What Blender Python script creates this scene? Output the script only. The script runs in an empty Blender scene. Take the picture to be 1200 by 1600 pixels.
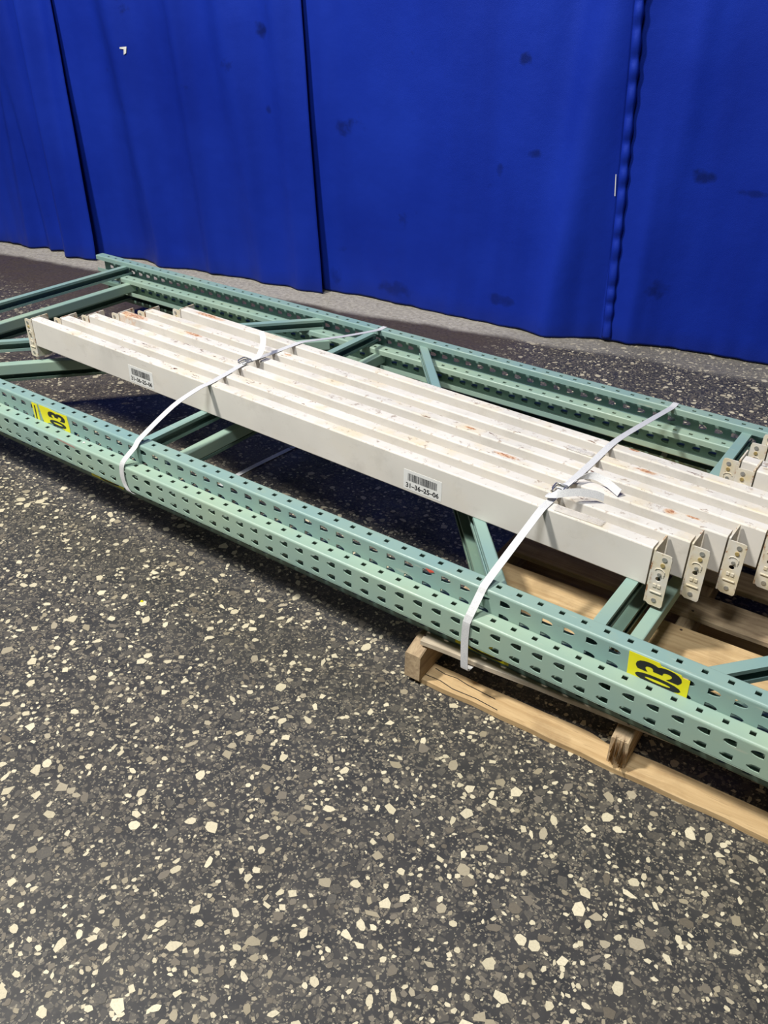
import bpy, bmesh, math, random
from mathutils import Matrix, Vector
from mathutils import noise as mnoise
random.seed(7)
SC = bpy.context.scene
COL = SC.collection

# ---------------------------------------------------------------- camera
R = [[0.81499298, 0.57926440, 0.01546604], [0.31892801, -0.42611059, -0.84659004], [-0.48380923, 0.69489749, -0.53202078]]
CAM = Vector((2.47971661, -1.38686627, 1.45341591))
cam = bpy.data.cameras.new('camera'); cam.sensor_fit = 'VERTICAL'; cam.sensor_height = 24.0
cam.lens = 24.0 * 1330 / 1600; cam.clip_start = 0.02
co = bpy.data.objects.new('camera', cam); COL.objects.link(co)
co.matrix_world = Matrix(((R[0][0], -R[1][0], -R[2][0], CAM.x), (R[0][1], -R[1][1], -R[2][1], CAM.y), (R[0][2], -R[1][2], -R[2][2], CAM.z), (0, 0, 0, 1)))
SC.camera = co

# ---------------------------------------------------------------- light
w = bpy.data.worlds.new('world'); w.use_nodes = True; SC.world = w
bg = w.node_tree.nodes['Background']; bg.inputs[0].default_value = (0.93, 0.96, 1.0, 1); bg.inputs[1].default_value = 0.03
def area(name, loc, target, size, energy, col, sizey=None):
    l = bpy.data.lights.new(name, 'AREA'); l.energy = energy; l.color = col; l.size = size
    if sizey: l.shape = 'RECTANGLE'; l.size_y = sizey
    o = bpy.data.objects.new(name, l); COL.objects.link(o); o.location = loc
    o.rotation_euler = (Vector(target) - Vector(loc)).to_track_quat('-Z', 'Y').to_euler()
    return o
area('high_bay_lamp', (-1.1, -2.5, 6.1), (1.0, 0.3, 0.2), 0.55, 605, (1.0, 0.965, 0.90))
area('ceiling_fill_light', (1.8, -3.0, 6.0), (0.9, 0.6, 0.2), 1.2, 265, (0.95, 0.975, 1.0), 1.0)  # added soft fill for unseen ceiling lamps, camera side so shadows stay dark
SC.view_settings.view_transform = 'Standard'; SC.view_settings.look = 'None'
SC.view_settings.gamma = 1; SC.view_settings.exposure = 0.0
try: SC.view_settings.use_curve_mapping = False
except Exception: pass

# ---------------------------------------------------------------- helpers
class MB:
    def __init__(s): s.v = []; s.f = []; s.m = []
    def add(s, vs, fs, mi=0):
        n = len(s.v); s.v += [tuple(p) for p in vs]; s.f += [tuple(n + i for i in f) for f in fs]; s.m += [mi] * len(fs); return s
    def box(s, a, b, mi=0):
        x0, y0, z0 = a; x1, y1, z1 = b
        return s.add([(x0, y0, z0), (x1, y0, z0), (x1, y1, z0), (x0, y1, z0), (x0, y0, z1), (x1, y0, z1), (x1, y1, z1), (x0, y1, z1)],
                     [(0, 3, 2, 1), (4, 5, 6, 7), (0, 1, 5, 4), (1, 2, 6, 5), (2, 3, 7, 6), (3, 0, 4, 7)], mi)
    def prism(s, poly, fn, t0, t1, mi=0):
        n = len(poly); vs = [fn(p, t0) for p in poly] + [fn(p, t1) for p in poly]
        fs = [tuple(range(n))[::-1], tuple(range(n, 2 * n))] + [(i, (i + 1) % n, n + (i + 1) % n, n + i) for i in range(n)]
        return s.add(vs, fs, mi)
    def tube(s, pts, r, n=8, mi=0, closed=False):
        pts = [Vector(p) for p in pts]; rings = []; m = len(pts)
        for i, p in enumerate(pts):
            if closed: d = pts[(i + 1) % m] - pts[i - 1]
            else: d = pts[min(i + 1, m - 1)] - pts[max(i - 1, 0)]
            d.normalize(); u = d.cross(Vector((0, 0, 1)))
            if u.length < 0.1: u = d.cross(Vector((1, 0, 0)))
            u.normalize(); v = d.cross(u)
            rings.append([p + u * r * math.cos(2 * math.pi * k / n) + v * r * math.sin(2 * math.pi * k / n) for k in range(n)])
        vs = [q for rg in rings for q in rg]; fs = []
        for i in range(m if closed else m - 1):
            j = (i + 1) % m
            for k in range(n): fs.append((i * n + k, i * n + (k + 1) % n, j * n + (k + 1) % n, j * n + k))
        if not closed: fs += [tuple(range(n))[::-1], tuple(range((m - 1) * n, m * n))]
        return s.add(vs, fs, mi)
    def mesh(s, name, mats):
        me = bpy.data.meshes.new(name); me.from_pydata(s.v, [], s.f)
        for m in (mats if isinstance(mats, (list, tuple)) else [mats]): me.materials.append(m)
        if any(s.m): me.polygons.foreach_set('material_index', s.m)
        bm = bmesh.new(); bm.from_mesh(me); bmesh.ops.remove_doubles(bm, verts=bm.verts, dist=1e-5)
        bmesh.ops.recalc_face_normals(bm, faces=bm.faces); bm.to_mesh(me); bm.free()
        return me
def link(name, data, parent=None, loc=None, rot=None):
    o = bpy.data.objects.new(name, data); COL.objects.link(o)
    if parent: o.parent = parent
    if loc: o.location = loc
    if rot: o.rotation_euler = rot
    return o
def obj(name, mb, mats, parent=None, loc=None, rot=None): return link(name, mb.mesh(name, mats), parent, loc, rot)
def tag(o, label=None, cat=None, group=None, kind=None):
    if label: o['label'] = label
    if cat: o['category'] = cat
    if group: o['group'] = group
    if kind: o['kind'] = kind
    return o
def smooth(me, ang=35):
    me.polygons.foreach_set('use_smooth', [True] * len(me.polygons))
    try: me.set_sharp_from_angle(angle=math.radians(ang))
    except Exception: pass
    return me
def solid(o, t, off=0.0):
    m = o.modifiers.new('thickness', 'SOLIDIFY'); m.thickness = t; m.offset = off; return o
def srgb(r, g, b):
    f = lambda c: (c / 255 / 12.92) if c <= 10 else ((c / 255 + 0.055) / 1.055) ** 2.4
    return (f(r), f(g), f(b), 1)

# ---------------------------------------------------------------- materials
class NT:
    def __init__(s, name, rough=0.5, metal=0.0, spec=0.5):
        s.mat = bpy.data.materials.new(name); s.mat.use_nodes = True; s.t = s.mat.node_tree
        s.b = s.t.nodes['Principled BSDF']; s.set('Roughness', rough); s.set('Metallic', metal); s.set('Specular IOR Level', spec)
    def set(s, k, v):
        if isinstance(v, bpy.types.NodeSocket): s.t.links.new(v, s.b.inputs[k])
        else: s.b.inputs[k].default_value = v
    def n(s, typ, props=None, **ins):
        nd = s.t.nodes.new(typ)
        for k, v in (props or {}).items(): setattr(nd, k, v)
        for k, v in ins.items():
            k = k.replace('_', ' ')
            key = int(k[1:]) if k[0] == 'i' and k[1:].isdigit() else k
            if isinstance(v, bpy.types.NodeSocket): s.t.links.new(v, nd.inputs[key])
            else: nd.inputs[key].default_value = v
        return nd
    def coord(s, scale=(1, 1, 1), world=False):
        c = s.n('ShaderNodeNewGeometry').outputs['Position'] if world else s.n('ShaderNodeTexCoord').outputs['Object']
        return s.n('ShaderNodeMapping', None, Vector=c, Scale=scale).outputs[0]
    def noise(s, vec, scale, detail=4, rough=0.5):
        return s.n('ShaderNodeTexNoise', None, Vector=vec, Scale=scale, Detail=detail, Roughness=rough).outputs[0]
    def ramp(s, fac, a, b, ca=(0, 0, 0, 1), cb=(1, 1, 1, 1)):
        r = s.n('ShaderNodeValToRGB', None, Fac=fac); r.color_ramp.elements[0].position = a; r.color_ramp.elements[1].position = b
        r.color_ramp.elements[0].color = ca; r.color_ramp.elements[1].color = cb; return r.outputs[0]
    def mix(s, f, a, b, mode='MIX'):
        nd = s.n('ShaderNodeMix', {'data_type': 'RGBA', 'blend_type': mode})
        for k, v in ((0, f), (6, a), (7, b)):
            if isinstance(v, bpy.types.NodeSocket): s.t.links.new(v, nd.inputs[k])
            else: nd.inputs[k].default_value = v
        return nd.outputs[2]
    def math(s, op, a, b=0.0, clamp=False):
        nd = s.n('ShaderNodeMath', {'operation': op, 'use_clamp': clamp}, i0=a, i1=b); return nd.outputs[0]
    def sep(s, v):
        return s.n('ShaderNodeSeparateXYZ', None, i0=v).outputs
    def bump(s, h, strength=0.3, dist=0.002):
        s.set('Normal', s.n('ShaderNodeBump', None, Strength=strength, Distance=dist, Height=h).outputs[0])

def teal_mat(name, tone, seed, worn=None):
    m = NT(name, 0.42, 0.0, 0.5); c = m.coord(); c2 = m.n('ShaderNodeMapping', None, Vector=c, Location=(seed, seed * 2, 0)).outputs[0]
    a = m.ramp(m.noise(c2, 3.5, 5), 0.35, 0.68, srgb(*tone), srgb(tone[0] + 16, tone[1] + 9, tone[2] - 2))
    a = m.mix(m.math('MULTIPLY', m.ramp(m.noise(c2, 22, 6, 0.65), 0.58, 0.75), 0.35), a, srgb(150, 165, 140))
    st = m.n('ShaderNodeMapping', None, Vector=c2, Scale=(9, 30, 30)).outputs[0]
    rust = m.ramp(m.noise(st, 1.6, 8, 0.72), 0.665, 0.72)
    a = m.mix(m.math('MULTIPLY', rust, 0.8), a, srgb(104, 68, 50))
    if worn:
        wx, wy, wz = m.sep(c)[:3]; q0, q1, z0, z1 = worn
        g = m.math('MULTIPLY', m.ramp(wx, q0, q0 + 0.25), m.ramp(wx, q1 - 0.1, q1, (1, 1, 1, 1), (0, 0, 0, 1)))
        g = m.math('MULTIPLY', g, m.math('MULTIPLY', m.ramp(wz, z0, z0 + 0.006), m.ramp(wz, z1 - 0.006, z1, (1, 1, 1, 1), (0, 0, 0, 1))))
        sm = m.ramp(m.noise(m.n('ShaderNodeMapping', None, Vector=c2, Scale=(22, 60, 60)).outputs[0], 1.3, 6, 0.65), 0.53, 0.60)
        a = m.mix(m.math('MULTIPLY', m.math('MULTIPLY', sm, g), 0.85), a, srgb(98, 74, 64))
    pale = m.ramp(m.noise(m.n('ShaderNodeMapping', None, Vector=c2, Scale=(5, 40, 40), Location=(3, 1, 2)).outputs[0], 1.5, 6, 0.6), 0.66, 0.74)
    a = m.mix(m.math('MULTIPLY', pale, 0.5), a, srgb(196, 196, 176))
    m.set('Base Color', a); m.set('Roughness', m.ramp(m.noise(c2, 40, 3), 0.3, 0.7, (0.38,) * 3 + (1,), (0.52,) * 3 + (1,)))
    m.bump(m.noise(c2, 180, 2), 0.12, 0.0006)
    return m.mat
TEAL = [teal_mat('green_paint_upper', (124, 155, 152), 1.3), teal_mat('green_paint_middle', (138, 166, 156), 7.7, (2.65, 3.35, 0.048, 0.073)), teal_mat('green_paint_lower_shaded', (96, 124, 116), 4.1)]  # lower copy is darkened, painting in the shade on the bottom frame

def cream_mat(name='cream_paint', patches=()):
    m = NT(name, 0.5); c = m.coord()
    inf = m.n('ShaderNodeObjectInfo').outputs['Random']
    off = m.n('ShaderNodeCombineXYZ', None, X=m.math('MULTIPLY', inf, 37.0), Y=m.math('MULTIPLY', inf, 11.0), Z=inf).outputs[0]
    v = m.n('ShaderNodeVectorMath', {'operation': 'ADD'}, i0=c, i1=off).outputs[0]
    a = m.ramp(m.noise(v, 4, 5), 0.3, 0.7, srgb(206, 202, 194), srgb(222, 217, 208))
    up = m.sep(m.n('ShaderNodeNewGeometry').outputs['Normal'])[2]
    upf = m.ramp(up, 0.4, 0.8)
    z = m.sep(c)[2]
    # yellowing and chipped rust along the worn upper arris and shelf faces
    yel = m.math('MULTIPLY', m.ramp(m.noise(v, 9, 5, 0.6), 0.5, 0.72), m.math('ADD', m.math('MULTIPLY', upf, 0.45), 0.1))
    a = m.mix(yel, a, srgb(214, 192, 140))
    dash = m.n('ShaderNodeMapping', None, Vector=v, Scale=(14, 60, 60), Rotation=(0, 0, 0.5)).outputs[0]
    chips = m.ramp(m.noise(dash, 1.5, 6, 0.68), 0.628, 0.642)
    patch = m.ramp(m.noise(v, 2.6, 3), 0.40, 0.52)
    f = m.math('MULTIPLY', m.math('MULTIPLY', chips, patch), m.math('ADD', m.math('MULTIPLY', upf, 0.90), 0.10))
    a = m.mix(f, a, srgb(92, 56, 34))
    edge = m.math('MULTIPLY', m.ramp(z, 0.098, 0.1025), m.ramp(m.noise(m.n('ShaderNodeMapping', None, Vector=v, Scale=(30, 30, 30)).outputs[0], 1.4, 5, 0.7), 0.58, 0.66))
    a = m.mix(m.math('MULTIPLY', edge, 0.65), a, srgb(120, 88, 56))
    px_, py_, pz_ = m.sep(c)[:3]
    for (qx, qy, rx, ry) in patches:
        dx = m.math('DIVIDE', m.math('SUBTRACT', px_, qx), rx); dy = m.math('DIVIDE', m.math('SUBTRACT', py_, qy), ry)
        r2 = m.math('ADD', m.math('MULTIPLY', dx, dx), m.math('MULTIPLY', dy, dy))
        halo = m.ramp(m.math('ADD', r2, m.math('MULTIPLY', m.math('SUBTRACT', m.noise(v, 45, 5, 0.65), 0.5), 2.6)), 0.3, 1.3, (1, 1, 1, 1), (0, 0, 0, 1))
        core = m.ramp(m.math('ADD', r2, m.math('MULTIPLY', m.math('SUBTRACT', m.noise(v, 110, 6, 0.7), 0.5), 5.0)), 0.0, 0.25, (1, 1, 1, 1), (0, 0, 0, 1))
        a = m.mix(m.math('MULTIPLY', halo, 0.65), a, srgb(204, 150, 92)); a = m.mix(m.math('MULTIPLY', core, 0.75), a, srgb(146, 80, 38))
    dirt = m.math('MULTIPLY', m.ramp(m.noise(v, 7, 7, 0.7), 0.52, 0.75), 0.28)
    a = m.mix(dirt, a, srgb(128, 120, 106))
    m.set('Base Color', a); m.bump(m.noise(v, 120, 3), 0.15, 0.0006)
    return m.mat
CREAM = cream_mat()
CREAMS = {2: cream_mat('cream_paint_rust_spots', ((2.175, 0.022, 0.020, 0.014), (1.735, 0.020, 0.045, 0.010), (2.23, 0.030, 0.02, 0.006))),
          3: cream_mat('cream_paint_orange_end', ((0.06, 0.018, 0.09, 0.022), (0.38, 0.026, 0.05, 0.012), (1.51, 0.02, 0.02, 0.006))),
          4: cream_mat('cream_paint_red_streak', ((1.935, 0.020, 0.035, 0.010), (0.7, 0.02, 0.02, 0.006))),
          5: cream_mat('cream_paint_stained_end', ((0.13, 0.020, 0.09, 0.014), (1.78, 0.03, 0.02, 0.008)))}
def cream_bracket_mat():
    m = NT('rusty_cream_paint', 0.5); c = m.coord()
    inf = m.n('ShaderNodeObjectInfo').outputs['Random']
    off = m.n('ShaderNodeCombineXYZ', None, X=m.math('MULTIPLY', inf, 17.0), Y=m.math('MULTIPLY', inf, 5.0), Z=inf).outputs[0]
    v = m.n('ShaderNodeVectorMath', {'operation': 'ADD'}, i0=c, i1=off).outputs[0]
    a = m.ramp(m.noise(v, 25, 5), 0.35, 0.7, srgb(212, 207, 196), srgb(208, 194, 160))
    a = m.mix(m.ramp(m.noise(v, 60, 7, 0.7), 0.64, 0.72), a, srgb(138, 92, 56))
    x = m.sep(c)[0]
    near = m.ramp(m.math('ABSOLUTE', x), 0.002, 0.009, (1, 1, 1, 1), (0, 0, 0, 1))
    a = m.mix(m.math('MULTIPLY', near, m.ramp(m.noise(v, 45, 6, 0.7), 0.54, 0.62)), a, srgb(150, 100, 60))
    m.set('Base Color', a); m.bump(m.noise(v, 150, 3), 0.2, 0.0006)
    return m.mat
BRKT = cream_bracket_mat()
def flat_mat(name, col, rough=0.5, metal=0.0, var=0.1, scale=30):
    m = NT(name, rough, metal); c = m.coord()
    d = tuple(x * (1 - var) for x in col[:3]) + (1,)
    m.set('Base Color', m.ramp(m.noise(c, scale, 4), 0.3, 0.7, d, col)); return m.mat
STEEL = flat_mat('galvanised_wire', srgb(190, 192, 192), 0.32, 0.9)
RIVET = flat_mat('worn_rivet', srgb(182, 180, 172), 0.4, 0.5, 0.3, 90)
RIVETY = flat_mat('zinc_rivet', srgb(200, 176, 116), 0.4, 0.4, 0.3, 90)
BLACK = flat_mat('black_print', srgb(22, 22, 22), 0.5)
DARKH = flat_mat('punched_dark_recess', srgb(30, 28, 26), 0.8)
YELLOW = flat_mat('yellow_vinyl', srgb(232, 224, 20), 0.4, 0, 0.12, 14)
PAPER = flat_mat('white_label_paper', srgb(226, 226, 222), 0.5, 0, 0.05, 30)
INK = flat_mat('grey_black_ink', srgb(52, 52, 54), 0.6)
RED = flat_mat('red_tape', srgb(214, 84, 66), 0.5)
WHITE = flat_mat('white_foam', srgb(228, 226, 218), 0.7)
def strap_mat():
    m = NT('woven_white_strap', 0.38); c = m.coord()
    wv = m.n('ShaderNodeTexNoise', None, Vector=m.coord((400, 400, 400)), Scale=1.2, Detail=3).outputs[0]
    m.set('Base Color', m.ramp(wv, 0.3, 0.7, srgb(196, 197, 200), srgb(226, 226, 224))); m.bump(wv, 0.25, 0.0005)
    m.set('Transmission Weight', 0.06); return m.mat
STRAP = strap_mat()

def wood_mat(name, ca, cb, cdark, seed):
    m = NT(name, 0.75, 0, 0.25); c = m.coord()
    inf = m.n('ShaderNodeObjectInfo').outputs['Random']
    off = m.n('ShaderNodeCombineXYZ', None, X=m.math('MULTIPLY', inf, 23.0), Y=m.math('ADD', m.math('MULTIPLY', inf, 7.0), seed), Z=inf).outputs[0]
    v = m.n('ShaderNodeVectorMath', {'operation': 'ADD'}, i0=c, i1=off).outputs[0]
    dist = m.n('ShaderNodeTexNoise', None, Vector=v, Scale=5.0, Detail=3).outputs[1]
    vv = m.n('ShaderNodeVectorMath', {'operation': 'ADD'}, i0=v, i1=m.n('ShaderNodeVectorMath', {'operation': 'SCALE'}, i0=dist, Scale=0.03).outputs[0]).outputs[0]
    g = m.noise(m.n('ShaderNodeMapping', None, Vector=vv, Scale=(3.0, 75, 75)).outputs[0], 1.0, 7, 0.62)
    a = m.ramp(g, 0.32, 0.66, ca, cb)
    a = m.mix(m.math('MULTIPLY', m.ramp(m.noise(v, 5, 6, 0.65), 0.5, 0.72), 0.55), a, cdark)
    fine = m.ramp(m.noise(m.n('ShaderNodeMapping', None, Vector=vv, Scale=(9, 260, 260)).outputs[0], 1.0, 3), 0.60, 0.72)
    a = m.mix(m.math('MULTIPLY', fine, 0.35), a, cdark)
    kn = m.n('ShaderNodeTexVoronoi', None, Vector=m.n('ShaderNodeMapping', None, Vector=v, Scale=(4.0, 9.0, 9.0)).outputs[0], Scale=1.0).outputs[0]
    a = m.mix(m.ramp(kn, 0.05, 0.12, (0.85,) * 3 + (1,), (0, 0, 0, 1)), a, srgb(104, 62, 34))
    m.set('Base Color', a); m.bump(g, 0.5, 0.002); return m.mat
WOOD = wood_mat('pale_pallet_wood', srgb(176, 146, 104), srgb(206, 178, 134), srgb(120, 94, 66), 0.0)
WOODW = wood_mat('bleached_pallet_wood', srgb(176, 162, 140), srgb(206, 194, 172), srgb(128, 112, 92), 9.0)
WOODG = wood_mat('weathered_pallet_wood', srgb(150, 128, 102), srgb(192, 170, 136), srgb(96, 78, 60), 5.0)

def floor_group(m, base):
    """dirt film and dust strip lying on the floor by world position"""
    p = m.n('ShaderNodeNewGeometry').outputs['Position']; x, y, z = m.sep(p)[:3]
    nz = m.noise(p, 3.0, 6, 0.6); nf = m.noise(p, 1.1, 3, 0.5)
    wob = m.math('MULTIPLY', m.math('SUBTRACT', nz, 0.5), 0.35)
    # brown film, left and behind the rack frames
    fx = m.math('SUBTRACT', 1.0, m.n('ShaderNodeMapRange', {'interpolation_type': 'SMOOTHSTEP'}, Value=m.math('ADD', x, m.math('MULTIPLY', wob, 1.2)), i1=0.55, i2=1.15).outputs[0])
    fy = m.n('ShaderNodeMapRange', {'interpolation_type': 'SMOOTHSTEP'}, Value=m.math('ADD', y, wob), i1=0.95, i2=1.35).outputs[0]
    fy2 = m.n('ShaderNodeMapRange', {'interpolation_type': 'SMOOTHSTEP'}, Value=m.math('ADD', y, wob), i1=0.0, i2=0.5).outputs[0]
    film = m.math('MULTIPLY', fx, m.math('ADD', m.math('MULTIPLY', fy, 0.62), m.math('MULTIPLY', fy2, 0.36)))
    a = m.mix(film, base, m.ramp(m.noise(p, 60, 5, 0.7), 0.3, 0.8, srgb(60, 51, 42), srgb(90, 78, 64)))
    # general grime
    g2 = m.math('MULTIPLY', m.ramp(m.noise(p, 2.2, 7, 0.65), 0.5, 0.72), 0.26)
    a = m.mix(g2, a, srgb(66, 62, 56))
    # pale dust along the foot of the curtain
    d = m.math('SUBTRACT', y, m.math('ADD', 2.16, m.math('MULTIPLY', x, 0.2)))
    dd = m.math('ADD', d, m.math('MULTIPLY', m.math('SUBTRACT', m.noise(p, 2.4, 5, 0.55), 0.5), 0.16))
    du = m.n('ShaderNodeMapRange', {'interpolation_type': 'SMOOTHSTEP'}, Value=dd, i1=-0.20, i2=-0.13).outputs[0]
    xr = m.n('ShaderNodeMapRange', None, Value=x, i1=0.5, i2=1.3).outputs[0]
    du = m.math('MULTIPLY', du, m.math('SUBTRACT', 0.92, m.math('MULTIPLY', xr, 0.60)))
    a = m.mix(du, a, m.ramp(m.noise(p, 45, 6, 0.7), 0.35, 0.75, srgb(150, 144, 132), srgb(204, 198, 184)))
    return a
def floor_mat():
    m = NT('terrazzo_binder', 0.5, 0, 0.4); p = m.coord((1, 1, 1), True)
    warp = m.n('ShaderNodeTexNoise', None, Vector=p, Scale=60.0, Detail=2).outputs[1]
    pv = m.n('ShaderNodeVectorMath', {'operation': 'ADD'}, i0=p, i1=m.n('ShaderNodeVectorMath', {'operation': 'SCALE'}, i0=warp, Scale=0.006).outputs[0]).outputs[0]
    a = m.ramp(m.noise(p, 14, 6, 0.6), 0.35, 0.7, srgb(48, 48, 49), srgb(66, 64, 62))
    for sc, th, c1, c2, st in ((60, 0.66, srgb(74, 71, 66), srgb(104, 98, 88), 0.7), (150, 0.74, srgb(80, 76, 70), srgb(142, 132, 114), 0.75), (260, 0.82, srgb(80, 78, 72), srgb(176, 166, 142), 0.7)):
        v1 = m.n('ShaderNodeTexVoronoi', None, Vector=pv, Scale=float(sc)); e = m.n('ShaderNodeTexVoronoi', {'feature': 'DISTANCE_TO_EDGE'}, Vector=pv, Scale=float(sc)).outputs[0]
        r, g, b = m.sep(v1.outputs['Color'])[:3]
        inside = m.ramp(e, 0.07, 0.12); on = m.ramp(r, th, th + 0.01)
        a = m.mix(m.math('MULTIPLY', m.math('MULTIPLY', inside, on), st), a, m.mix(g, c1, c2))
    a = floor_group(m, a)
    m.set('Base Color', a); m.set('Roughness', m.ramp(m.noise(p, 9, 5), 0.3, 0.7, (0.42,) * 3 + (1,), (0.6,) * 3 + (1,)))
    m.bump(m.noise(p, 90, 4), 0.15, 0.001); return m.mat
FLOOR = floor_mat()
def chip_mat():
    m = NT('terrazzo_stone_chips', 0.45, 0, 0.4); p = m.coord((1, 1, 1), True)
    c = m.n('ShaderNodeVertexColor', {'layer_name': 'chip'}).outputs[0]
    c = m.mix(m.math('MULTIPLY', m.ramp(m.noise(p, 260, 4, 0.6), 0.45, 0.8), 0.4), c, srgb(130, 120, 100))
    m.set('Base Color', floor_group(m, c)); m.bump(m.noise(p, 300, 2), 0.1, 0.0005); return m.mat
CHIP = chip_mat()

# ---------------------------------------------------------------- floor
mb = MB(); mb.box((-6, -4, -0.1), (6, 6, 0))
floor = tag(obj('floor', mb, FLOOR), kind='structure')
floor['label'] = 'dark terrazzo floor with cream stone chips'
def chips(name, count, rmin, rmax, pw, area_, z0, grid=None, gap=0.8):
    v = []; f = []; cols = []
    cells = {}
    (x0, x1), (y0, y1) = area_
    for _ in range(count):
        x = random.uniform(x0, x1); y = random.uniform(y0, y1)
        r = rmin + (rmax - rmin) * random.random() ** pw
        if grid is not None:
            k = (int(math.floor(x / 0.03)), int(math.floor(y / 0.03))); bad = False
            for i in (-1, 0, 1):
                for j in (-1, 0, 1):
                    for (qx, qy, qr) in grid.get((k[0] + i, k[1] + j), ()):
                        if (qx - x) ** 2 + (qy - y) ** 2 < ((qr + r) * gap) ** 2: bad = True; break
                    if bad: break
                if bad: break
            if bad: continue
            grid.setdefault(k, []).append((x, y, r))
        n = random.choice((4, 5, 5, 6, 7, 8)); a0 = random.uniform(0, 6.28); th = random.uniform(0, 3.14)
        el = random.uniform(0.45, 0.95); z = z0 + random.uniform(0, 0.0004); pts = []
        for i in range(n):
            a = a0 + (i + random.uniform(-0.3, 0.3)) * 2 * math.pi / n; rr = r * random.uniform(0.72, 1.12)
            px, py = rr * math.cos(a), rr * math.sin(a) * el
            pts.append((x + px * math.cos(th) - py * math.sin(th), y + px * math.sin(th) + py * math.cos(th)))
        b = len(v)
        v += [(a_, b_, z) for a_, b_ in pts] + [(a_, b_, -0.001) for a_, b_ in pts]
        f.append(tuple(range(b, b + n))); f += [(b + i, b + n + i, b + n + (i + 1) % n, b + (i + 1) % n) for i in range(n)]
        t = random.random()
        j = random.randint(-12, 10)
        if t < 0.42: c = srgb(206 + j, 196 + j, 168 + j)
        elif t < 0.60: c = srgb(158 + j, 148 + j, 126 + j)
        elif t < 0.80: c = srgb(108 + j, 101 + j, 90 + j)
        else: c = srgb(82 + j // 2, 79 + j // 2, 74 + j // 2)
        cols += [c] * (n + 4 * n)
    me = bpy.data.meshes.new(name); me.from_pydata(v, [], f); me.materials.append(CHIP)
    ca = me.color_attributes.new('chip', 'FLOAT_COLOR', 'CORNER'); ca.data.foreach_set('color', [q for c in cols for q in c])
    o = link(name, me, floor); o['kind'] = 'stuff'; return o
G = {}
chips('stone_chips', 30000, 0.0062, 0.0165, 1.9, ((-3.0, 3.6), (-1.7, 2.75)), 0.0004, G, 0.75)
chips('stone_chips', 52000, 0.0030, 0.0075, 1.2, ((-2.2, 3.4), (-1.6, 2.6)), 0.0002, G, 0.62)

# ---------------------------------------------------------------- curtain
def curtain_mat():
    m = NT('blue_curtain_cloth', 0.5, 0, 0.45); m.set('Specular Tint', (0.16, 0.26, 0.9, 1)); p = m.coord((1, 1, 1), True); x, y, z = m.sep(p)[:3]
    a = m.ramp(m.noise(p, 1.6, 5), 0.3, 0.72, srgb(16, 38, 138), srgb(24, 50, 158))
    st = m.n('ShaderNodeMapping', None, Vector=p, Scale=(2, 2, 0.25)).outputs[0]
    a = m.mix(m.math('MULTIPLY', m.ramp(m.noise(st, 2.0, 5), 0.45, 0.75), 0.3), a, srgb(12, 22, 96))
    sm = m.math('MULTIPLY', m.ramp(m.noise(m.n('ShaderNodeMapping', None, Vector=p, Location=(4, 2, 1)).outputs[0], 4.5, 5, 0.62), 0.66, 0.74), 0.55)
    a = m.mix(sm, a, srgb(12, 18, 62))
    for (sx, sz, rx, rz, s_) in ((-0.67, 1.236, 0.045, 0.035, 0.75), (0.617, 1.17, 0.03, 0.03, 0.7), (1.397, 0.768, 0.06, 0.03, 0.7), (1.304, 0.278, 0.05, 0.05, 0.6), (-0.657, 0.89, 0.02, 0.02, 0.5),
                               (0.70, 0.80, 0.03, 0.025, 0.6), (0.55, 0.72, 0.02, 0.035, 0.5), (0.02, 0.08, 0.10, 0.05, 0.5), (0.60, 0.13, 0.09, 0.03, 0.5), (-0.34, 0.10, 0.04, 0.05, 0.4), (1.62, 0.72, 0.10, 0.015, 0.5)):
        dx = m.math('DIVIDE', m.math('SUBTRACT', x, sx), rx); dz = m.math('DIVIDE', m.math('SUBTRACT', z, sz), rz)
        r2 = m.math('ADD', m.math('MULTIPLY', dx, dx), m.math('MULTIPLY', dz, dz))
        r2 = m.math('ADD', r2, m.math('MULTIPLY', m.math('SUBTRACT', m.noise(p, 22, 4), 0.5), 3.2))
        a = m.mix(m.math('MULTIPLY', m.ramp(r2, 0.0, 1.9, (1, 1, 1, 1), (0, 0, 0, 1)), s_ * 0.9), a, srgb(10, 16, 52))
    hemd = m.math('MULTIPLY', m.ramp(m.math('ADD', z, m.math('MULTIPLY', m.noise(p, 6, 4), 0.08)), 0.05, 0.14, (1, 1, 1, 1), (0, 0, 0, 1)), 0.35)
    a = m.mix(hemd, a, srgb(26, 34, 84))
    m.set('Base Color', a)
    m.bump(m.math('ADD', m.noise(m.n('ShaderNodeMapping', None, Vector=p, Scale=(500, 500, 500)).outputs[0], 1.0, 2), m.math('MULTIPLY', m.noise(p, 9, 4), 4.0)), 0.3, 0.004)
    return m.mat
CURT = curtain_mat()
HEM = [(-6, 1.0), (-2.95, 1.62), (-2.64, 1.671), (-2.43, 1.707), (-2.27, 1.777), (-2.13, 1.80), (-1.91, 1.741), (-1.83, 1.768)]
HEM2 = [(-1.95, 1.85), (-1.89, 1.861), (-1.67, 1.946), (-1.45, 1.970), (-1.28, 2.009), (-1.01, 2.056), (-0.84, 2.083), (-0.68, 2.110), (-0.48, 2.101), (-0.39, 2.125)]
HEM3 = [(-0.44, 2.19), (-0.35, 2.209), (-0.08, 2.253), (0.13, 2.246), (0.32, 2.247), (0.54, 2.26), (0.70, 2.242), (0.86, 2.258), (0.99, 2.338), (1.10, 2.392)]
HEM4 = [(1.085, 2.385), (1.21, 2.392), (1.27, 2.438), (1.41, 2.492), (1.60, 2.54), (1.82, 2.582), (2.4, 2.69), (5.5, 3.3)]
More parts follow.
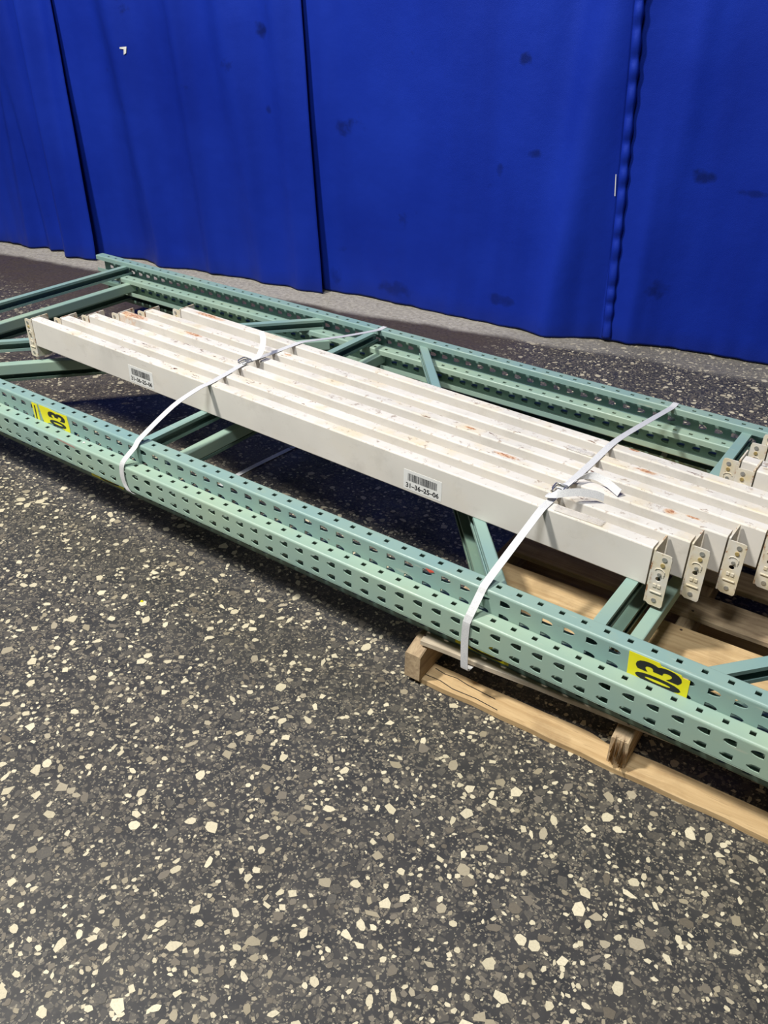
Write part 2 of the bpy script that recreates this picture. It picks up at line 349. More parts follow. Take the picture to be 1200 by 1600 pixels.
RIDGES = [(-2.35, -2.277, 0.030, 0.055), (-2.20, -2.25, 0.026, 0.045), (-2.013, -2.021, 0.038, 0.075), (-1.87, -1.88, 0.035, 0.02), (-2.7, -2.6, 0.06, 0.04), (-3.1, -3.1, 0.07, 0.05),
          (-1.408, -1.511, 0.06, 0.055), (-1.102, -1.146, 0.035, 0.038), (-1.62, -1.68, 0.06, -0.02), (-0.73, -0.87, 0.05, 0.030), (-0.514, -0.570, 0.045, 0.034), (-0.90, -1.0, 0.05, -0.015),
          (-0.05, -0.122, 0.09, 0.015), (0.402, 0.241, 0.12, 0.012), (0.867, 0.98, 0.07, 0.045), (0.74, 0.80, 0.06, -0.018), (1.24, 1.30, 0.04, 0.012), (1.75, 1.72, 0.15, 0.02), (2.3, 2.3, 0.1, 0.03)]
def hem_y(tab, x):
    if x <= tab[0][0]: return tab[0][1]
    for (a, ya), (b, yb) in zip(tab, tab[1:]):
        if x <= b:
            t = (x - a) / (b - a); t = t * t * (3 - 2 * t) * 0.5 + t * 0.5; return ya + (yb - ya) * t
    return tab[-1][1]
def curtain_y(tab, x, z):
    base = 2.16 + 0.2 * x; k = max(0.0, 1 - z / 1.6) ** 1.0
    lo = tab[0][0]; hi = tab[-1][0]
    h = hem_y(tab, x)
    y = base * (1 - 0.75 * k) + h * 0.75 * k if k > 0 else base
    mid = (hem_y(tab, lo) - (2.16 + 0.2 * lo), hem_y(tab, hi) - (2.16 + 0.2 * hi))
    t = (x - lo) / (hi - lo) if hi > lo else 0
    y += (1 - k * 0.75) * 0.3 * ((1 - t) ** 6 * mid[0] + t ** 6 * mid[1]) if abs(hi - lo) < 2 else 0
    for xb, xt, sg, am in RIDGES:
        xc = xb + (xt - xb) * z / 1.35
        y -= am * math.exp(-((x - xc) / sg) ** 2 / 2) * (0.75 + 0.25 * min(z, 1.5))
    lf = min(1, max(0.25, (0.6 - x) / 1.2)); y += lf * (0.020 * mnoise.noise(Vector((x * 4.2, z * 0.35, 21.7))) + 0.008 * mnoise.noise(Vector((x * 11, z * 0.5, 3.1))))
    y += 0.006 * (mnoise.noise(Vector((x * 3, z * 0.9, 1.7))))+ 0.003 * mnoise.noise(Vector((x * 11, z * 3, 5.1)))
    y += 0.010 * mnoise.noise(Vector((x * 14, 0.3, 9.0))) * max(0, 1 - z / 0.12)
    return y
SEAM = lambda s, z: s - 0.045 * z * (1 if s > -1 else 0.35)
def curtain(name, tab, xl, xr, label, H=3.6):
    o = bpy.data.objects.new(name, None); COL.objects.link(o); o.location = ((xl + xr) / 2, 2.16 + 0.1 * (xl + xr), 0)
    nx = max(24, int((xr - xl) / 0.014)); nz = [0, .01, .02, .035, .05, .08, .11, .15] + [0.2 + 0.055 * i for i in range(28)] + [1.8, 2.1, 2.5, 3.0, H]
    mb = MB(); vs = []
    for zi in nz:
        for i in range(nx + 1):
            x = xl + (xr - xl) * i / nx
            if -4 < x < 3: x = x - 0.045 * zi * (0.35 + 0.65 * min(1, max(0, (x + 2) / 1.5)))
            xx = x
            z = zi + (0.008 + 0.006 * mnoise.noise(Vector((x * 5, 0, 3.3))) + 0.003 * mnoise.noise(Vector((x * 23, 0, 7.3)))) * (1 if zi < 0.3 else 0)
            vs.append((xx - o.location.x, curtain_y(tab, min(max(xx, tab[0][0]), tab[-1][0]), zi) - o.location.y, z))
    n = nx + 1
    fs = [(r * n + i, r * n + i + 1, (r + 1) * n + i + 1, (r + 1) * n + i) for r in range(len(nz) - 1) for i in range(nx)]
    mb.add(vs, fs); c = obj('cloth', mb, CURT, o); smooth(c.data, 60); solid(c, 0.0016)
    tag(o, label, 'curtain'); return o
c1 = curtain('curtain_panel', HEM, -4.6, -1.83, 'blue cloth curtain panel at the far left, strongly folded, its right edge bulging forward')
c2 = curtain('curtain_panel', HEM2, -1.93, -0.385, 'blue cloth curtain panel with the small white scrap, between the two left seams')
c3 = curtain('curtain_panel', HEM3, -0.43, 1.105, 'broad smooth blue curtain panel behind the racking, left of the puckered seam strip')
c4 = curtain('curtain_panel', HEM4, 1.085, 4.8, 'blue curtain panel at the far right edge, with a puckered strip down its left side')
# puckered seam strip on the fourth panel
mb = MB(); N = 150; vs = []
for k in range(N + 1):
    z = 0.02 + 1.9 * k / N; xs = SEAM(1.10, z) + 0.004 * mnoise.noise(Vector((0, 0, z * 4)))
    wv = 0.5 + 0.5 * math.sin(z * 62 + 2.2 * mnoise.noise(Vector((1, 0, z * 5)))); puff = 0.015 * wv ** 0.6 + 0.002
    wd = 0.038 + 0.006 * wv
    for j, (fx, fy) in enumerate(((0.0, 0.15), (0.2, 0.85), (0.5, 1.0), (0.8, 0.8), (1.0, 0.0))):
        x = xs + fx * wd; y = curtain_y(HEM4, max(x, 1.085), z); y = min(y, curtain_y(HEM3, min(xs, 1.10), z)) - 0.004 - puff * fy
        vs.append((x - c4.location.x, y - c4.location.y, z))
mb.add(vs, [(k * 5 + j, k * 5 + j + 1, (k + 1) * 5 + j + 1, (k + 1) * 5 + j) for k in range(N) for j in range(4)])
s = obj('seam_strip', mb, CURT, c4); smooth(s.data, 60); solid(s, 0.0016); s['label'] = 'puckered fastening strip along the seam'
def scrap(name, parent, pts, mat, t=0.0006):
    mb = MB(); n = len(pts); mb.add(pts, [tuple(range(n))]); o = obj(name, mb, mat, parent); solid(o, t); return o
def on_c(x, z, tab, d=0.006): return (x, curtain_y(tab, x, z) - d, z)
def rel(o, p): return tuple(Vector(p) - o.location)
a = scrap('white_mark', c2, [rel(c2, on_c(x, z, HEM2)) for x, z in ((-1.452, 1.132), (-1.425, 1.135), (-1.430, 1.105), (-1.440, 1.098), (-1.437, 1.123), (-1.453, 1.125))], WHITE)
a['label'] = 'small white torn scrap on the cloth'
a = scrap('white_mark', c3, [rel(c3, on_c(x, z, HEM3, 0.008)) for x, z in ((1.062, 0.66), (1.066, 0.66), (1.058, 0.75), (1.055, 0.75))], WHITE); a['label'] = 'thin white sliver standing in for the gap at the seam'  # added white strip stands in for the pale gap showing through the seam

# ---------------------------------------------------------------- rack frames
P = 0.0508; H = 0.0762; DEP = 0.043; T = 0.0024
def annulus(mb, fn, outer, inner, cx, cy):
    an = lambda p: math.atan2(p[1] - cy, p[0] - cx) % (2 * math.pi)
    O = sorted(outer, key=an); I = sorted(inner, key=an)
    vs = [fn(*p) for p in O] + [fn(*p) for p in I]; no, ni = len(O), len(I); fs = []
    i = j = 0; ao = [an(p) for p in O]; ai = [an(p) for p in I]
    while i < no or j < ni:
        a_o = (ao[i + 1] if i + 1 < no else ao[0] + 2 * math.pi) if i < no else 99
        a_i = (ai[j + 1] if j + 1 < ni else ai[0] + 2 * math.pi) if j < ni else 99
        if a_o <= a_i: fs.append((i % no, (i + 1) % no, no + j % ni)); i += 1
        else: fs.append((i % no, no + (j + 1) % ni, no + j % ni)); j += 1
    mb.add(vs, fs)
def post_mesh(name, x0, ncell, hx, side, tdir, mat, rb=0.005):
    """C-section post: punched face at y=0 looking to `side` (-1 near, +1 far); tdir is the way the drops point"""
    mb = MB(); s = side; inn = -s
    y_face = lambda x, z: (x, 0.0, z)
    x1 = x0 + ncell * P
    def strip(fn, u0, u1):
        for k in range(ncell):
            a = x0 + k * P
            mb.add([fn(a, u0), fn(a + P / 2, u0), fn(a + P, u0), fn(a + P, u1), fn(a + P / 2, u1), fn(a, u1)], [(0, 1, 4, 5), (1, 2, 3, 4)])
    shape = [(-0.0128, -0.0074), (-0.0128, 0.0), (-0.0128, 0.0074), (-0.004, 0.0078), (0.004, 0.0068), (0.0095, 0.0046), (0.0124, 0.0014), (0.0124, -0.0014), (0.0095, -0.0046), (0.004, -0.0068), (-0.004, -0.0078)]
    zc = (H / 2 - 0.0182, H / 2 + 0.0182); b0, b1, b2, b3 = zc[0] - 0.0112, zc[0] + 0.0112, zc[1] - 0.0112, zc[1] + 0.0112
    # the face cells are phased so a drop sits in the middle of each cell
    off = ((hx + tdir * -0.020) - (x0 + P / 2)) % P
    fx0 = x0 + off - P
    def band(fn, u0, u1, uc, holes, base):
        for k in range(ncell + 1):
            a = base + k * P; lo = max(a, x0); hi = min(a + P, x1)
            if hi - lo < 1e-4: continue
            full = hi - lo > P - 1e-4
            if not full or holes is None: mb.add([fn(lo, u0), fn(hi, u0), fn(hi, u1), fn(lo, u1)], [(0, 1, 2, 3)]); continue
            out = [(a, u0), (a + P / 2, u0), (a + P, u0), (a + P, uc), (a + P, u1), (a + P / 2, u1), (a, u1), (a, uc)]
            c = a + P / 2
            annulus(mb, fn, out, [(c + hx_, uc + hz_) for hx_, hz_ in holes], c, uc)
    tear = [(tdir * a_, b_) for a_, b_ in shape]
    band(y_face, rb, b0, 0, None, fx0)
    band(y_face, b0, b1, zc[0], tear, fx0); band(y_face, b1, b2, 0, None, fx0); band(y_face, b2, b3, zc[1], tear, fx0); band(y_face, b3, H - rb, 0, None, fx0)
    off2 = (hx - (x0 + P / 2)) % P; gx0 = x0 + off2 - P
    sq = [(-0.0061, -0.0061), (0, -0.0061), (0.0061, -0.0061), (0.0061, 0), (0.0061, 0.0061), (0, 0.0061), (-0.0061, 0.0061), (-0.0061, 0)]
    for zz in (H, 0.0):
        fl = lambda x, u, zz=zz: (x, inn * u, zz)
        hc = 0.0245; band(fl, rb, hc - 0.010, 0, None, gx0); band(fl, hc - 0.010, hc + 0.010, hc, sq, gx0); band(fl, hc + 0.010, DEP - rb * 0.6, 0, None, gx0)
        up = 1 if zz > 0 else -1; K = 4
        arc = [(rb - rb * math.sin(t * math.pi / 2 / K), zz - up * (rb - rb * math.cos(t * math.pi / 2 / K))) for t in range(K + 1)]
        for (ua, za), (ub, zb) in zip(arc, arc[1:]): mb.add([(x0, inn * ua, za), (x1, inn * ua, za), (x1, inn * ub, zb), (x0, inn * ub, zb)], [(0, 1, 2, 3)])
        r2 = rb * 0.6
        arc = [(DEP - r2 + r2 * math.sin(t * math.pi / 6), zz - up * (r2 - r2 * math.cos(t * math.pi / 6))) for t in range(4)]
        for (ua, za), (ub, zb) in zip(arc, arc[1:]): mb.add([(x0, inn * ua, za), (x1, inn * ua, za), (x1, inn * ub, zb), (x0, inn * ub, zb)], [(0, 1, 2, 3)])
        za = zz - up * r2; zb = zz - up * 0.0185
        mb.add([(x0, inn * DEP, za), (x1, inn * DEP, za), (x1, inn * DEP, zb), (x0, inn * DEP, zb)], [(0, 1, 2, 3)])
    return mb.mesh(name, mat)
def brace_mb(p0, p1, w, h, opening):
    """lipped C brace from p0 to p1 (centre line, top at z); opening = +1/-1: which way (to the right of travel / left) the mouth looks"""
    p0 = Vector(p0); p1 = Vector(p1); d = (p1 - p0).normalized(); rt = d.cross(Vector((0, 0, 1))) * opening
    t = 0.0024; L = 0.010; b = 0.0035; a = w / 2
    out = [(a, -L), (a, 0), (-a + b, 0), (-a + b * .3, -b * .3), (-a, -b), (-a, -h + b), (-a + b * .3, -h + b * .3), (-a + b, -h), (a, -h), (a, -h + L)]
    inn = [(a - t, -h + L), (a - t, -h + t), (-a + b, -h + t), (-a + t, -h + b), (-a + t, -b), (-a + b, -t), (a - t, -t), (a - t, -L)]
    poly = out + inn
    mb = MB(); n = len(poly)
    ring = lambda base: [tuple(base + rt * u + Vector((0, 0, v))) for u, v in poly]
    vs = ring(p0) + ring(p1)
    fs = [(i, (i + 1) % n, n + (i + 1) % n, n + i) for i in range(n)]
    strips = [(0, 17, 16, 1), (1, 16, 15, 2), (2, 15, 14, 3), (3, 14, 4), (4, 14, 13, 5), (5, 13, 6), (6, 13, 12, 7), (7, 12, 11, 8), (8, 11, 10, 9)]
    fs += [q[::-1] for q in strips] + [tuple(n + i for i in q) for q in strips]
    return mb.add(vs, fs)
DD = 1.172
def weld_mb(x, y, z):
    mb = MB(); mb.tube([(x - 0.013, y, z), (x, y, z + 0.001), (x + 0.013, y, z)], 0.0028, 6); return mb
def frame(label, xh, y0, z0, x0, ncell, tdir, mat, hor, dia):
    """y0: y of the near hole line"""
    root = bpy.data.objects.new('rack_upright_frame', None); COL.objects.link(root); root.location = (x0, y0, z0); tag(root, label, 'rack frame', 'rack upright frames stacked flat')
    o = lambda p: (p[0] - x0, p[1] - y0, p[2] - z0)
    m1 = post_mesh('post', 0.0, ncell, xh - x0, -1, tdir, mat); m2 = post_mesh('post', 0.0, ncell, xh - x0, 1, tdir, mat)
    a = link('post', m1, root, (0, -0.0248, 0)); solid(a, T); b = link('post', m2, root, (0, DD + 0.0248, 0)); solid(b, T)
    zt = z0 + H - 0.0175
    for x, op in hor:
        bb = obj('horizontal_brace', brace_mb(o((x, y0 - 0.012, zt)), o((x, y0 + DD + 0.012, zt)), 0.030, 0.040, op), mat, root)
    for xa, xb, op in dia:
        obj('diagonal_brace', brace_mb(o((xa, y0 + 0.004, zt)), o((xb, y0 + DD - 0.010, zt)), 0.030, 0.040, op), mat, root)
    return root, a, b
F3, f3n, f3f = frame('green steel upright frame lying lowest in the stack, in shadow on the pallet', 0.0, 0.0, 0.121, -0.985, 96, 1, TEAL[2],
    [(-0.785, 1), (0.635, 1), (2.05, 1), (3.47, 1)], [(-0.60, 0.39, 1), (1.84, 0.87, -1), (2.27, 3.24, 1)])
F2, f2n, f2f = frame('green steel upright frame second in the stack, its perforated post nearest the viewer', 0.0667, -0.045, 0.179, -0.83, 96, -1, TEAL[1],
    [(-0.72, -1), (0.70, -1), (2.117, -1), (3.53, -1)], [(-0.53, 0.455, -1), (1.905, 0.935, 1), (2.335, 3.30, -1)])
F1, f1n, f1f = frame('green steel upright frame on top, carrying the white crossbars, with yellow 03 stickers', 0.0, 0.0, 0.237, -0.985, 96, 1, TEAL[0],
    [(-0.785, 1), (0.635, 1), (2.05, 1), (3.47, 1)], [(-0.60, 0.39, 1), (1.84, 0.87, -1), (2.27, 3.24, 1)])

# lettering -> mesh
def text_mesh(txt, name, mat, w_, h_, bold=0.0, depth=0.0003):
    cu = bpy.data.curves.new(name, 'FONT'); cu.body = txt; cu.size = 1; cu.offset = bold; cu.extrude = 0.01; cu.resolution_u = 4
    t = bpy.data.objects.new(name, cu); COL.objects.link(t); dg = bpy.context.evaluated_depsgraph_get()
    me = bpy.data.meshes.new_from_object(t.evaluated_get(dg)); COL.objects.unlink(t); bpy.data.objects.remove(t)
    xs = [v.co.x for v in me.vertices]; ys = [v.co.y for v in me.vertices]
    for v in me.vertices:
        v.co.x = ((v.co.x - min(xs)) / (max(xs) - min(xs)) - 0.5) * w_; v.co.y = ((v.co.y - min(ys)) / (max(ys) - min(ys)) - 0.5) * h_; v.co.z = v.co.z / 0.01 * depth
    me.materials.clear(); me.materials.append(mat); return me
def up_rot(me):
    """lay lettering into the x-z plane, looking to -y, turned a quarter turn anticlockwise"""
    for v in me.vertices:
        x, y, z = v.co; v.co = (-y, -z, x)
    return me
def front_rot(me):
    for v in me.vertices:
        x, y, z = v.co; v.co = (x, -z, y)
    return me
def sticker(root, poly, y, lab, glyphs, fold=None):
    """poly in world x,z on plane y"""
    cx = sum(p[0] for p in poly) / len(poly); cz = sum(p[1] for p in poly) / len(poly)
    mb = MB(); mb.prism([(a - cx, b - cz) for a, b in poly], lambda p, t: (p[0], t, p[1]), -0.0004, 0.0004)
    o = obj('number_sticker', mb, YELLOW, root, tuple(Vector((cx, y, cz)) - root.location)); o['label'] = lab
    for txt, gx, gz, gw, gh in glyphs:
        me = up_rot(text_mesh(txt, 'numeral', BLACK, gw, gh, 0.035)); g = link('numeral', me, o, (gx - cx, -0.0006, gz - cz)); g['label'] = 'black numeral ' + txt
    return o
YF = -0.0248 - T / 2 - 0.0005
sticker(F1, [(2.142, 0.3115), (2.205, 0.3115), (2.2095, 0.3055), (2.250, 0.3035), (2.2545, 0.2985), (2.2685, 0.299), (2.2705, 0.240), (2.147, 0.240)], YF, 'yellow sticker with black 03 lying on its side, torn at one corner',
        [('3', 2.207, 0.2905, 0.026, 0.094), ('0', 2.209, 0.2635, 0.021, 0.094)])
sticker(F1, [(0.214, 0.3105), (0.262, 0.3115), (0.300, 0.3085), (0.352, 0.3105), (0.357, 0.272), (0.3565, 0.2405), (0.342, 0.243), (0.332, 0.2555), (0.300, 0.262), (0.270, 0.2615), (0.248, 0.258), (0.240, 0.2405), (0.232, 0.2405), (0.222, 0.268)], YF,
        'worn yellow sticker with black 03, torn along its lower edge', [('3', 0.298, 0.2930, 0.022, 0.084), ('0', 0.300, 0.2680, 0.019, 0.080)])
sticker(F1, [(0.178, 0.309), (0.206, 0.309), (0.208, 0.245), (0.182, 0.246)], YF, 'narrow yellow sticker with a single black stroke', [('-', 0.192, 0.277, 0.050, 0.006)])
for (xa, xb) in ((0.425, 0.575), (1.744, 1.885)):
    sticker(F3, [(xa, 0.186), (xb, 0.186), (xb, 0.130), (xa, 0.130)], YF, 'yellow sticker low on the shaded bottom post', [('3', (xa + xb) / 2 + 0.01, 0.166, 0.026, 0.09), ('0', (xa + xb) / 2 + 0.01, 0.138, 0.014, 0.09)])
s = scrap('red_scrap', F1, [rel(F1, (x, YF - 0.001, z)) for x, z in ((1.652, 0.305), (1.672, 0.306), (1.676, 0.303), (1.664, 0.298))], RED); s['label'] = 'small red scrap caught in a slot'
s = scrap('red_smear', F2, [rel(F2, (x, -0.0698 - T / 2 - 0.0006, z)) for x, z in ((0.345, 0.2535), (0.39, 0.2525), (0.43, 0.2500), (0.435, 0.2455), (0.40, 0.2465), (0.36, 0.250))], flat_mat('faded_red_mark', srgb(186, 150, 138), 0.6, 0, 0.2, 60), 0.0002); s['label'] = 'faded red paint smear'

# ---------------------------------------------------------------- beams
BH = 0.103; BW = 0.070
def beam_mesh(L, mat):
    b = 0.0035; k = 0.0012
    prof = [(0, b), (0, BH - b), (k, BH - k), (b, BH), (0.037 - b, BH), (0.037 - k, BH - k), (0.037, BH - b), (0.037, BH - 0.041), (BW - b, BH - 0.041), (BW - k, BH - 0.041 - k), (BW, BH - 0.041 - b), (BW, b), (BW - k, k), (BW - b, 0), (b, 0), (k, k)]
    mb = MB(); mb.prism(prof, lambda p, t: (t, p[0], p[1]), 0.004, L - 0.004); return mb.mesh('crossbar_body', mat)
def bracket_parts(parent, x, sx):
    """angle bracket on a beam end; sx=+1 right end, -1 left end; local x = 0 at the bend"""
    mb = MB(); t = 0.004
    zt = BH - 0.0065; zb = -0.045
    # leg welded across the beam end
    mb.prism([(0.0, zb + 0.004), (0.0, BH - 0.002), (0.006, BH), (BW - 0.002, BH + 0.001), (BW, BH - 0.006), (BW - 0.004, zb + 0.012), (BW - 0.016, zb)], lambda p, u: (u * sx, p[0], p[1]), 0, t)
    # leg that carries the pins, in the plane of the beam face
    fn = lambda a, z: (a * sx, -0.0002, z); hole = (0.0215, 0.0285)
    w_ = 0.043
    def plate(y):
        mbp = MB(); f = lambda a, z: (a * sx, y, z)
        zl, zh = hole[1] - 0.012, hole[1] + 0.012
        mbp.add([f(t, zb + 0.006), f(t + 0.008, zb), f(w_ - 0.003, zb), f(w_, zb + 0.005), f(w_, zl), f(t, zl)], [(0, 1, 2, 3, 4, 5)])
        annulus(mbp, f, [(t, zl), (w_ / 2, zl), (w_, zl), (w_, hole[1]), (w_, zh), (w_ / 2, zh), (t, zh), (t, hole[1])], [(hole[0] + 0.0062 * math.cos(q * math.pi / 6), hole[1] + 0.0062 * math.sin(q * math.pi / 6)) for q in range(12)], *hole)
        mbp.add([f(t, zh), f(w_, zh), f(w_, zt - 0.008), f(w_ - 0.002, zt - 0.002), f(w_ - 0.008, zt), f(t, zt)], [(0, 1, 2, 3, 4, 5)]); return mbp
    o1 = obj('end_bracket', mb, BRKT, parent, (x, 0, 0))
    p = obj('hook_plate', plate(0.0015), BRKT, o1); solid(p, 0.003)
    p.parent = o1
    return o1
def bracket_details(parent, x, sx):
    y = -0.0008
    def disc(cx, cz, r, t_, mat, name):
        mb = MB(); n = 12; mb.prism([(cx + r * math.cos(2 * math.pi * k / n), cz + r * math.sin(2 * math.pi * k / n)) for k in range(n)], lambda p, u: (p[0] * sx, u, p[1]), y - t_, y + 0.001)
        return obj(name, mb, mat, parent)
    disc(0.027, 0.084, 0.0058, 0.0012, RIVET, 'rivet'); disc(0.0255, 0.068, 0.0050, 0.0015, RIVETY, 'rivet'); disc(0.0225, -0.029, 0.0055, 0.0012, RIVET, 'rivet')
    disc(0.0225, 0.043, 0.0042, 0.0030, RIVET, 'locking_button')
    mb = MB(); mb.tube([(a * sx, y, z) for a, z in ((0.011, 0.051), (0.014, 0.0555), (0.020, 0.0575), (0.027, 0.0565), (0.0325, 0.052), (0.033, 0.044), (0.032, 0.038))], 0.0012, 6); obj('stamped_rib', mb, BRKT, parent)
    mb = MB()
    for a0 in (0.0135, 0.0235): mb.box((min(a0 * sx, (a0 + 0.0075) * sx), y - 0.0012, 0.0065), (max(a0 * sx, (a0 + 0.0075) * sx), y + 0.001, 0.0145))
    mb.box((min(0.009 * sx, 0.036 * sx), y - 0.002, -0.0085), (max(0.009 * sx, 0.036 * sx), y + 0.001, -0.0060)); obj('pressed_lugs', mb, BRKT, parent)
ZB = 0.295
def beam(xl, yl, xr, yr, label, zoff=0.0, cat='crossbar', group='white crossbars strapped on the frames', roll=0.0, mat=None):
    L = math.hypot(xr - xl, yr - yl)
    r = bpy.data.objects.new('rack_crossbar', None); COL.objects.link(r); r.location = (xl, yl, ZB + zoff); r.rotation_euler = (roll, 0, math.atan2(yr - yl, xr - xl))
    tag(r, label, cat, group); link('crossbar_body', beam_mesh(L, mat or CREAM), r)
    bl = bracket_parts(r, 0.0, -1); bracket_details(bl, 0, -1); br = bracket_parts(r, L, 1); bracket_details(br, L, 1)
    return r
# brackets sit flush: the leg thickness lies inside the 4 mm left free at each beam end
BEAMS = [beam(-0.247, 0.2936, 2.0846, 0.2258, 'white steel crossbar at the front of the strapped row, with two barcode labels'),
    beam(-0.1734, 0.3640, 2.144, 0.2985, 'white steel crossbar second from the front of the strapped row, directly behind the barcoded one'),
    beam(-0.118, 0.4420, 2.2047, 0.3712, 'white steel crossbar third from the front, with a rusty spot left of its right-hand end', mat=CREAMS[2]),
    beam(-0.0513, 0.5250, 2.27, 0.4440, 'white steel crossbar fourth from the front, rust-stained orange at its left end', mat=CREAMS[3]),
    beam(0.0055, 0.5985, 2.33, 0.5167, 'white steel crossbar fifth from the front, just in front of the rearmost one', mat=CREAMS[4]),
    beam(0.0927, 0.6912, 2.41, 0.5895, 'white steel crossbar at the back of the strapped row, nearest the curtain', mat=CREAMS[5])]
beam(2.172, 0.686, 4.50, 0.648, 'white crossbar entering from the right edge, close behind the strapped row, yellowed end bracket', zoff=0.020, group='white crossbars at the right edge')
beam(2.120, 0.7595, 4.45, 0.7215, 'white crossbar at right edge, its pale end bracket standing over the green brace', group='white crossbars at the right edge')
beam(2.155, 0.895, 4.48, 0.857, 'white crossbar at the right edge with a rusty bracket with one black hole, third back', group='white crossbars at the right edge')
beam(2.170, 0.968, 4.50, 0.93, 'white crossbar at the right edge, furthest back, only its rusty bracket corner in view', group='white crossbars at the right edge')

# barcode labels on the first beam
def barcode(bx, lab):
    b1 = BEAMS[0]; W_, H_ = 0.120, 0.058
    mb = MB(); mb.box((-W_ / 2, -0.0005, -H_ / 2), (W_ / 2, 0, H_ / 2)); o = obj('barcode_label', mb, PAPER, b1, (bx, 0, 0.0385)); o['label'] = lab
    rnd = random.Random(3); x = -W_ / 2 + 0.014; mb = MB()
    while x < W_ / 2 - 0.014:
        ww = rnd.choice((0.0008, 0.0012, 0.0018, 0.0024)); mb.box((x, -0.0008, -0.002), (x + ww, -0.0004, 0.020)); x += ww + rnd.choice((0.0008, 0.0011, 0.0017))
    obj('barcode_bars', mb, INK, o)
    me = front_rot(text_mesh('31–36–25–06', 'printed_number', INK, 0.104, 0.0145, 0.022, 0.0002)); link('printed_number', me, o, (0, -0.0008, -0.0155))
barcode(0.247 + 1.4655, 'sharp white barcode label reading 31-36-25-06')
barcode(0.247 + 0.3440, 'white barcode label near the left end, reading 31-36-25-06')

# ---------------------------------------------------------------- straps
def ribbon(pts, width, nrm=None, sub=6):
    """flat band through pts; each pt (x,y,z[,wx,wy,wz]) where w is the width direction"""
    P_ = [Vector(p[:3]) for p in pts]; W_ = [Vector(p[3:6]) if len(p) > 3 else Vector((1, 0, 0)) for p in pts]
    res = []
    n = len(P_)
    for i in range(n - 1):
        p0, p1, p2, p3 = P_[max(i - 1, 0)], P_[i], P_[i + 1], P_[min(i + 2, n - 1)]
        for k in range(sub):
            t = k / sub
            if sub > 1 and (p2 - p1).length > 0.02:
                ten = 0.5; m1 = (p2 - p0) * ten; m2 = (p3 - p1) * ten
                l = (p2 - p1).length
                if m1.length > l: m1 *= l / m1.length
                if m2.length > l: m2 *= l / m2.length
                q = p1 * (2 * t ** 3 - 3 * t ** 2 + 1) + m1 * (t ** 3 - 2 * t ** 2 + t) + p2 * (-2 * t ** 3 + 3 * t ** 2) + m2 * (t ** 3 - t ** 2)
            else: q = p1.lerp(p2, t)
            res.append((q, W_[i].lerp(W_[i + 1], t).normalized()))
    res.append((P_[-1], W_[-1].normalized()))
    mb = MB(); vs = []
    for q, wv in res: vs += [q - wv * width / 2, q, q + wv * width / 2]
    mb.add(vs, [(3 * i + j, 3 * i + j + 1, 3 * i + j + 4, 3 * i + j + 3) for i in range(len(res) - 1) for j in (0, 1)]); return mb
def strap(label, band, buckle_at, tails, wire_dir):
    c = Vector(buckle_at); r = bpy.data.objects.new('packing_strap', None); COL.objects.link(r); r.location = c; tag(r, label, 'strap', 'white straps round the bundle')
    rl = lambda L_: [tuple(Vector(p[:3]) - c) + tuple(p[3:]) for p in L_]
    o = obj('strap_band', ribbon(rl(band), 0.019, sub=5), STRAP, r); solid(o, 0.0011)
    for t_ in tails:
        o = obj('strap_tail', ribbon(rl(t_), 0.019, sub=10), STRAP, r); solid(o, 0.0011); o['label'] = 'loose curling end of the strap'
    b = bpy.data.objects.new('wire_buckle', None)
    mb = MB(); wr = 0.0019; d = Vector((wire_dir[0], wire_dir[1], 0)).normalized(); u = Vector((-d.y, d.x, 0)); Q = lambda a, b_, z: tuple(d * a + u * b_ + Vector((0, 0, z)))
    hw = 0.0135; hl = 0.019
    for z, e in ((0.003, 0.0), (0.011, 0.006)):
        mb.tube([Q(-hl + e, -hw, z), Q(-hl * .3, -hw * 1.05, z + .002), Q(hl - e, -hw, z), Q(hl - e, hw, z), Q(hl * .3, hw * 1.05, z + .002), Q(-hl + e, hw, z)], wr, 8, closed=(z < 0.005))
    mb.tube([Q(0, -hw - .003, 0.004), Q(0.001, 0, 0.0075), Q(0, hw + .003, 0.004)], wr, 8)
    mb.tube([Q(-hl, -hw, 0.003), Q(-hl - .004, -hw * .6, 0.010), Q(-hl + .004, -hw, 0.011)], wr, 6); mb.tube([Q(-hl, hw, 0.003), Q(-hl - .004, hw * .6, 0.010), Q(-hl + .004, hw, 0.011)], wr, 6)
    b = obj('wire_buckle', mb, STEEL, r); smooth(b.data, 50); b['label'] = 'bright bent-wire buckle'
    return r
TZ = 0.3995
X = (1, 0, 0)
